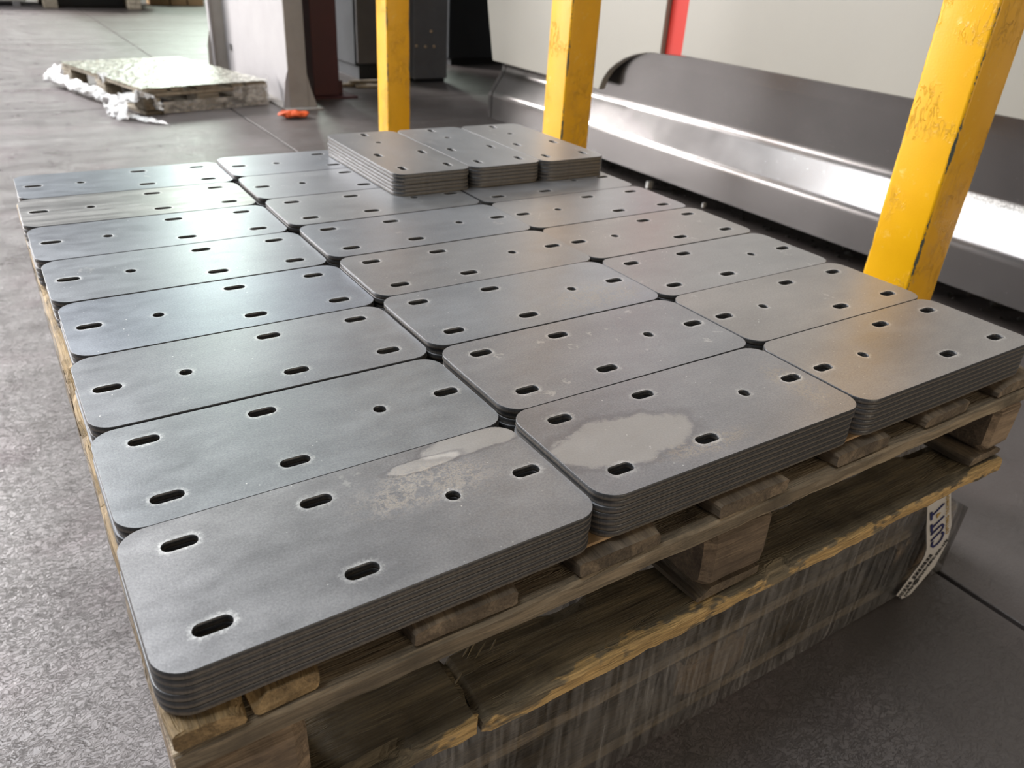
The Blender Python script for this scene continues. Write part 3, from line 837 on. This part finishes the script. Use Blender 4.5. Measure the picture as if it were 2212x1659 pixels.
# separate end trim with a narrow dark gap
extr('skirt_end_trim', [(v.x + .002, v.y) for v in prof[:-9]], 3.672, 3.705, .006, M['skirt'], mc)
M['panel_side'] = M['panel']
def slab_yz(name, poly, x0, x1, mat, parent):
    n_ = len(poly); vs = [(x0 - mo[0], y - mo[1], z - mo[2]) for y, z in poly] + [(x1 - mo[0], y - mo[1], z - mo[2]) for y, z in poly]
    fs = [tuple(range(n_)), tuple(range(2 * n_ - 1, n_ - 1, -1))] + [(i, (i + 1) % n_, n_ + (i + 1) % n_, n_ + i) for i in range(n_)]
    me = mesh(name, vs, fs)
    bm = bmesh.new(); bm.from_mesh(me)
    bmesh.ops.bevel(bm, geom=[e for e in bm.edges if len(e.link_faces) == 2 and e.calc_face_angle() > .5 and all(abs(v.co.x - (x0 - mo[0])) < 1e-5 for v in e.verts)], offset=.003, segments=2, affect='EDGES')
    bm.to_mesh(me); bm.free()
    return link(name, me, mat, parent)
notch = [(2.680, -.176), (2.655, -.120), (2.620, -.080), (2.575, -.048), (2.520, -.018), (2.455, .006), (2.380, .024), (2.330, .030), (2.285, .031)]
polyA = [(3.675, -.170)] + [(y, z) for y, z in notch] + [(2.285, 1.75), (4.20, 1.75)]
slab_yz('body_panel', [(y, z + F) for y, z in polyA], 2.350, 2.385, M['panel'], mc)['label'] = 'left light grey body panel with arched lower edge'
slab_yz('red_stripe', [(y, z + F) for y, z in ((2.283, .030), (2.16, .036), (2.16, 1.75), (2.283, 1.75))], 2.372, 2.395, M['red'], mc)
slab_yz('body_panel', [(y, z + F) for y, z in ((2.158, .041), (-1.6, .041), (-1.6, 1.75), (2.158, 1.75))], 2.350, 2.385, M['panel'], mc)['label'] = 'right light grey body panel beside the red stripe'
box('machine_frame', 2.66, 3.3, -1.6, 3.62, .16, F + 1.75, M['black'], mc)
box('plinth', 2.78, 3.2, -1.5, 3.5, 0, .16, M['black'], mc)
# swarf and grit under the machine edge
vs, fs = [], []
for k in range(420):
    y = U(-.9, 3.5); x = 2.47 + abs(random.gauss(0, .10)); s = U(.002, .011) * (1.6 if R() < .06 else 1)
    p0 = Vector((x, y, s * .45)); b0 = len(vs)
    for d in ((1, 0, 0), (-1, 0, 0), (0, 1, 0), (0, -1, 0), (0, 0, 1), (0, 0, -.45)):
        vs.append(tuple(p0 + Vector(d) * s * U(.6, 1.5) * (1 if d[2] == 0 else .8)))
    for f in ((0, 2, 4), (2, 1, 4), (1, 3, 4), (3, 0, 4), (2, 0, 5), (1, 2, 5), (3, 1, 5), (0, 3, 5)): fs.append(tuple(b0 + i for i in f))
tag(link('swarf', mesh('swarf', vs, fs), M['swarf']), 'dark swarf and grit lying on the floor along the machine skirt', 'swarf', kind='stuff')
for (x, y, s, l_) in ((2.44, 2.33, .016, 'white plastic stub lying under the machine skirt'), (2.46, 1.98, .010, 'small pale metal chip on the floor under the machine skirt')):
    o = board('plastic_stub', x - s, x + s, y - s * .6, y + s * .6, 0, s * 2.2, M['boltwhite'], None, 0, .001, 0, 4); tag(o, l_, 'debris')

# ------------------------------------------------------------------ far film-covered pallet
fp = empty('wooden_pallet', (.607, 4.672, 0), .2477); fp['abs'] = False
tag(fp, 'wooden pallet lying on the floor at the back left, covered with torn film', 'pallet')
del fp['abs']
def fb(nm, x0, x1, y0, y1, z0, z1, m, axis=0, jit=.0015): return board(nm, x0, x1, y0, y1, z0, z1, m, fp, axis, jit, 0, 14, .01)
for (a, b) in ((0, .145), (.165, .245), (.3275, .4725), (.555, .635), (.655, .80)):
    fb('deck_board', a, b, 0, 1.2, .122, .144, M['wood_pale'], 1)
for (a, b) in ((0, .145), (.5275, .6725), (1.055, 1.2)):
    fb('stringer_board', 0, .8, a, b, .1, .1215, M['wood_pale'])
    for (c_, d_) in ((0, .10), (.3275, .4725), (.70, .80)):
        fb('block', c_, d_, a + .001, b - .001, .0225, .0995, M['wood_pale'], 0)
for (a, b) in ((0, .10), (.3275, .4725), (.70, .80)):
    fb('base_board', a, b, 0, 1.2, 0, .022, M['wood_pale'], 1)
# crumpled film sheets
def crumple(name, fn, nu, nv, amp, freq, mat, label, seed=0, thick=0.0008, parent=None, part=False, zmin=.002):
    vs, fs = [], []
    for q in (0, 1):
        for i in range(nu + 1):
            for j in range(nv + 1):
                p = Vector(fn(i / nu, j / nv))
                d = noise.noise_vector(p * freq + Vector((seed, 0, 0))) + .5 * noise.noise_vector(p * freq * 2.7 + Vector((0, seed, 0)))
                p = p + d * amp; p.z = max(p.z, zmin) + q * thick
                vs.append(tuple(p))
    N = (nu + 1) * (nv + 1)
    for i in range(nu):
        for j in range(nv):
            a = i * (nv + 1) + j; b = a + nv + 1
            fs.append((a, a + 1, b + 1, b)); fs.append((N + a, N + b, N + b + 1, N + a + 1))
    me = mesh(name, vs, fs)
    o = link(name, me, mat, parent)
    if label: o['label'] = label
    return o
ca, sa = math.cos(.2477), math.sin(.2477)
def fw(x, y, z): return (.607 + x * ca - y * sa, 4.672 + x * sa + y * ca, z)
film2 = empty('torn_film', fw(.4, .6, .15)); tag(film2, 'torn crumpled white film draped over the far pallet', 'film')
fo2 = Vector(film2.location)
def rel(f): return lambda u, v: tuple(Vector(f(u, v)) - fo2)
crumple('top_sheet', rel(lambda u, v: fw(-.01 + .82 * u, -.01 + 1.22 * v, .1505)), 60, 80, .0035, 26, M['film_top'], 'yellowish film sheet flat over the deck', 3, parent=film2, zmin=-9)
crumple('front_skirt', rel(lambda u, v: fw(.10 + .70 * u, -.012 - .004 * v, .004 + .066 * v)), 46, 8, .0022, 9, M['film_dusty'], None, 5, parent=film2, zmin=-.148)
crumple('front_skirt', rel(lambda u, v: fw(.56 + .24 * u, -.014, .068 + .06 * v)), 20, 8, .0025, 12, M['film_dusty'], None, 9, parent=film2, zmin=-.148)
crumple('side_bundle', rel(lambda u, v: fw(-.045 - .05 * math.sin(3 * v), 1.20 - 1.02 * u, .014 + .075 * v * (1.1 - .3 * u))), 60, 12, .026, 15, M['film_white'], None, 11, parent=film2, zmin=-.148)
crumple('left_tuft', rel(lambda u, v: fw(-.03 - .09 * u, 1.27 - .14 * v, .025 + .09 * (1 - u * .6))), 12, 14, .028, 17, M['film_white'], None, 15, parent=film2, zmin=-.148)
crumple('corner_wad', rel(lambda u, v: fw(-.17 + .26 * u, .20 - .28 * v + .03 * u, .022 + .12 * math.sin(math.pi * u) * (.4 + .6 * v))), 40, 30, .046, 15, M['film_white'], None, 17, parent=film2, zmin=-.148)
crumple('loose_tail', rel(lambda u, v: fw(-.17 + .16 * u, -.02 - .34 * u + (.10 - .085 * u) * v, .012 + .040 * v * (1 - u))), 40, 12, .015, 22, M['film_white'], None, 21, parent=film2, zmin=-.148)
crumple('right_tail', rel(lambda u, v: fw(.803 + .075 * u + .02 * v, .00 + .12 * u + .04 * v, .015 + .165 * v * (.62 + .38 * u))), 20, 26, .014, 19, M['film_white'], None, 25, parent=film2, zmin=-.148)
crumple('edge_knot', rel(lambda u, v: fw(-.02 + .05 * u, .50 + .09 * v, .118 + .045 * math.sin(math.pi * v))), 10, 14, .016, 30, M['film_white'], None, 31, parent=film2, zmin=-.148)
# orange bag on the floor
def bag(u, v):
    a = 2 * math.pi * u
    r = .065 * math.sin(math.pi * v) ** .6
    return (1.392 + r * math.cos(a) * 1.5, 4.40 + r * math.sin(a) * .7, .004 + .040 * v * (1 if v < .9 else .95))
tag(crumple('orange_bag', bag, 30, 10, .012, 28, M['orange'], None, 41), 'crumpled orange plastic bag on the floor by the column foot', 'bag')
def scrap(u, v): return (.20 + .03 * u, 10.1 + .05 * v, .008 + .02 * math.sin(3.1 * u))
tag(crumple('white_scrap', lambda u, v: (.205 + .07 * u, 6.06 + .06 * v, .006 + .03 * math.sin(3.1 * u) * math.sin(3.1 * v)), 6, 6, .006, 40, M['film_white'], None, 43), 'tiny white scrap alone on the floor at the far left', 'scrap')

# ------------------------------------------------------------------ columns and cabinets
col = empty('steel_column', (1.52, 5.4, 0)); tag(col, 'tall whitish steel I column with foot gussets beside the far pallet', 'column')
def tri_plate(name, pts, th, axis, mat, parent):
    # pts in (a, z) ; thickness along the other horizontal axis
    pl = tuple(parent.location); vs = []
    for q in (-th / 2, th / 2):
        for (x, y, z) in pts:
            vs.append((x + (q if axis == 0 else 0) - pl[0], y + (q if axis == 1 else 0) - pl[1], z - pl[2]))
    n_ = len(pts)
    fs = [tuple(range(n_)), tuple(range(2 * n_ - 1, n_ - 1, -1))] + [(i, (i + 1) % n_, n_ + (i + 1) % n_, n_ + i) for i in range(n_)]
    return link(name, mesh(name, vs, fs), mat, parent)
box('front_flange', 1.462, 1.583, 4.66, 4.676, .012, 3.6, M['grey_paint'], col, .002)
box('rear_flange', 1.395, 1.640, 6.19, 6.21, .012, 3.6, M['grey_paint'], col, .002)
box('web', 1.490, 1.504, 4.677, 6.189, .012, 3.6, M['white_paint'], col, .001)
tri_plate('flange_edge', [(1.380, 6.189, .012), (1.392, 6.189, .012), (1.392, 6.189, 3.6), (1.380, 6.189, 3.6)], .05, 1, M['white_paint'], col)
box('base_plate', 1.42, 1.66, 4.60, 6.30, 0, .012, M['grey_paint'], col, .002)
tri_plate('gusset', [(1.461, 4.668, .013), (1.42, 4.668, .013), (1.44, 4.668, .17), (1.461, 4.668, .24)], .012, 1, M['white_paint'], col)
tri_plate('gusset', [(1.584, 4.668, .013), (1.64, 4.668, .013), (1.60, 4.668, .14), (1.584, 4.668, .21)], .012, 1, M['grey_paint'], col)
tri_plate('gusset', [(1.379, 6.2, .013), (1.345, 6.2, .013), (1.355, 6.2, .22), (1.379, 6.2, .32)], .012, 1, M['grey_paint'], col)
box('bolt', 1.478, 1.4895, 6.02, 6.07, .19, .235, M['cab'], col, .003)
mr = empty('maroon_column', (1.85, 5.12, 0)); tag(mr, 'dark maroon steel column right of the whitish column', 'column')
box('shaft', 1.757, 1.94, 5.03, 5.20, .012, 3.6, M['maroon'], mr, .004)
box('base_plate', 1.70, 2.05, 4.97, 5.26, 0, .012, M['maroon'], mr, .002)
box('stiffener', 1.941, 1.99, 5.10, 5.112, .012, .10, M['maroon'], mr, .001)
gc = empty('grey_cabinet', (2.45, 5.9, 0)); tag(gc, 'dull grey cabinet with a glossy lower door, behind the wood scraps', 'cabinet')
box('body', 2.36, 2.73, 5.75, 6.3, .10, 2.4, M['cab_dark'], gc, .01)
box('door', 2.37, 2.72, 5.72, 5.749, .12, 2.3, M['cab'], gc, .012, 3)
box('plinth', 2.40, 2.70, 5.78, 6.25, 0, .10, M['cab_dark'], gc)
gp = empty('grey_cabinet', (2.9, 5.7, 0)); tag(gp, 'narrow grey steel pillar cabinet with rusty dots, right of the left yellow post', 'cabinet')
box('body', 2.755, 3.05, 5.51, 5.9, .03, 2.4, M['cab'], gp, .004)
box('plinth', 2.77, 3.035, 5.53, 5.88, 0, .03, M['cab_dark'], gp)
M['rust'] = plain('rusty dot', (.55, .40, .25), .8)
for (px_, pz) in ((2.775, .275), (2.855, .270), (2.93, .27), (2.905, .38)):
    bmx = bmesh.new(); bmesh.ops.create_cone(bmx, cap_ends=True, segments=10, radius1=.011, radius2=.008, depth=.006)
    me = bpy.data.meshes.new('rust_dot'); bmx.to_mesh(me); bmx.free()
    link('rusty_bolt', me, M['rust'], gp, (px_ - 2.9, 5.507 - 5.7, pz), (math.pi / 2, 0, 0))
dc = empty('dark_cabinet', (4.2, 6.9, 0)); tag(dc, 'dark blue-black cabinet in the shadow beyond the machine', 'cabinet')
box('body', 3.55, 5.2, 6.4, 7.4, .06, 2.5, M['cab_dark'], dc, .01)
box('plinth', 3.6, 5.15, 6.45, 7.3, 0, .06, M['black'], dc)
box('door_seam', 4.37, 4.375, 6.396, 6.399, .1, 2.4, M['black'], dc)
wp = empty('white_cabinet', (2.35, 6.75, 0)); tag(wp, 'grey panel unit with a white foot, glimpsed between maroon column and post', 'cabinet')
box('body', 2.22, 2.72, 6.6, 6.9, .17, 2.3, M['grey_paint'], wp, .004)
box('foot', 2.40, 2.56, 6.58, 6.88, .0, .169, M['boltwhite'], wp, .004)
# wood scraps
for k, (x, y, l_, a, z_) in enumerate(((2.22, 5.47, .22, .15, 0), (2.33, 5.36, .26, -.35, 0), (2.45, 5.44, .20, .3, 0), (2.30, 5.45, .24, .05, .022))):
    o = board('wood_offcut', x - l_ / 2, x + l_ / 2, y - .03, y + .03, .001 + z_, .021 + z_, M['wood_pale'], None, 0, .003, .01, 10, .02)
    o.rotation_euler = (0, 0, a)
    tag(o, ['pale splintered wood offcut beside the maroon column foot', 'pale wood offcut angled nearest the left yellow post', 'short wood offcut in front of the grey cabinet', 'wood offcut lying on top of the other offcuts'][k], 'offcut', 'wood offcuts on the floor')

# ------------------------------------------------------------------ far rack, crates and boxes at the back
rk = empty('pallet_crate', (1.3, 12.6, 0)); tag(rk, 'long dark crate on pale wooden feet at the back of the hall', 'crate')
for x in (.82, 1.81): 
    box('foot', x - .08, x + .08, 11.95, 12.15, 0, .22, M['wood_pale'], rk, .006)
    box('foot', x - .08, x + .08, 12.7, 12.9, 0, .22, M['wood_pale'], rk, .006)
box('deck', .62, 2.12, 11.93, 13.0, .221, .26, M['wood_pale'], rk, .004)
for k in range(4): box('side_plank', .66, 2.08, 11.97, 11.99, .27 + k * .2, .455 + k * .2, M['wood_y'], rk, .004)
box('skid_beam', .905, 1.725, 12.3, 12.6, 0, .22, M['cab_dark'], rk, .004)  # dark block added to stand for the shade under the crate
box('crate_body', .66, 2.08, 11.995, 12.95, .262, 1.1, M['wood_y'], rk, .004)
for k, (x0, x1, h_) in enumerate(((2.16, 2.42, .32), (2.44, 2.66, .4), (2.68, 2.9, .3))):
    b = empty('cardboard_box', ((x0 + x1) / 2, 12.9, 0)); tag(b, ['left brown cardboard box beside the long crate', 'middle brown cardboard box at the back', 'right brown cardboard box at the back by the column'][k], 'box', 'cardboard boxes at the back')
    box('carton', x0, x1, 12.8, 13.1, 0, h_, M['card'], b, .004)
    box('flap', x0 + .005, x1 - .005, 12.8, 12.94, h_ + .001, h_ + .005, M['card'], b)
gt = empty('metal_skid', (.1, 12.5, 0)); tag(gt, 'grey metal skid standing left of the long crate', 'skid')
box('rail', -.6, .56, 12.1, 12.16, .06, .11, M['grey_paint'], gt, .004); box('rail', -.6, .56, 12.9, 12.96, .06, .11, M['grey_paint'], gt, .004)
for x in (-.5, .45): box('leg', x - .04, x + .04, 12.1, 12.96, 0, .059, M['cab'], gt, .004)
box('bin', -.58, .54, 12.12, 12.94, .112, .9, M['cab_dark'], gt, .01)

# lamp that gives the warm light behind the camera
lm = empty('hall_lamp_fixture', (.9, -4.5, 5.75)); tag(lm, 'square high-bay lamp hanging behind the camera', 'lamp')
box('housing', .3, 1.5, -5.1, -3.9, 5.70, 5.85, M['cab'], lm, .01)
box('rod', .89, .91, -4.51, -4.49, 5.851, 7.99, M['cab'], lm)
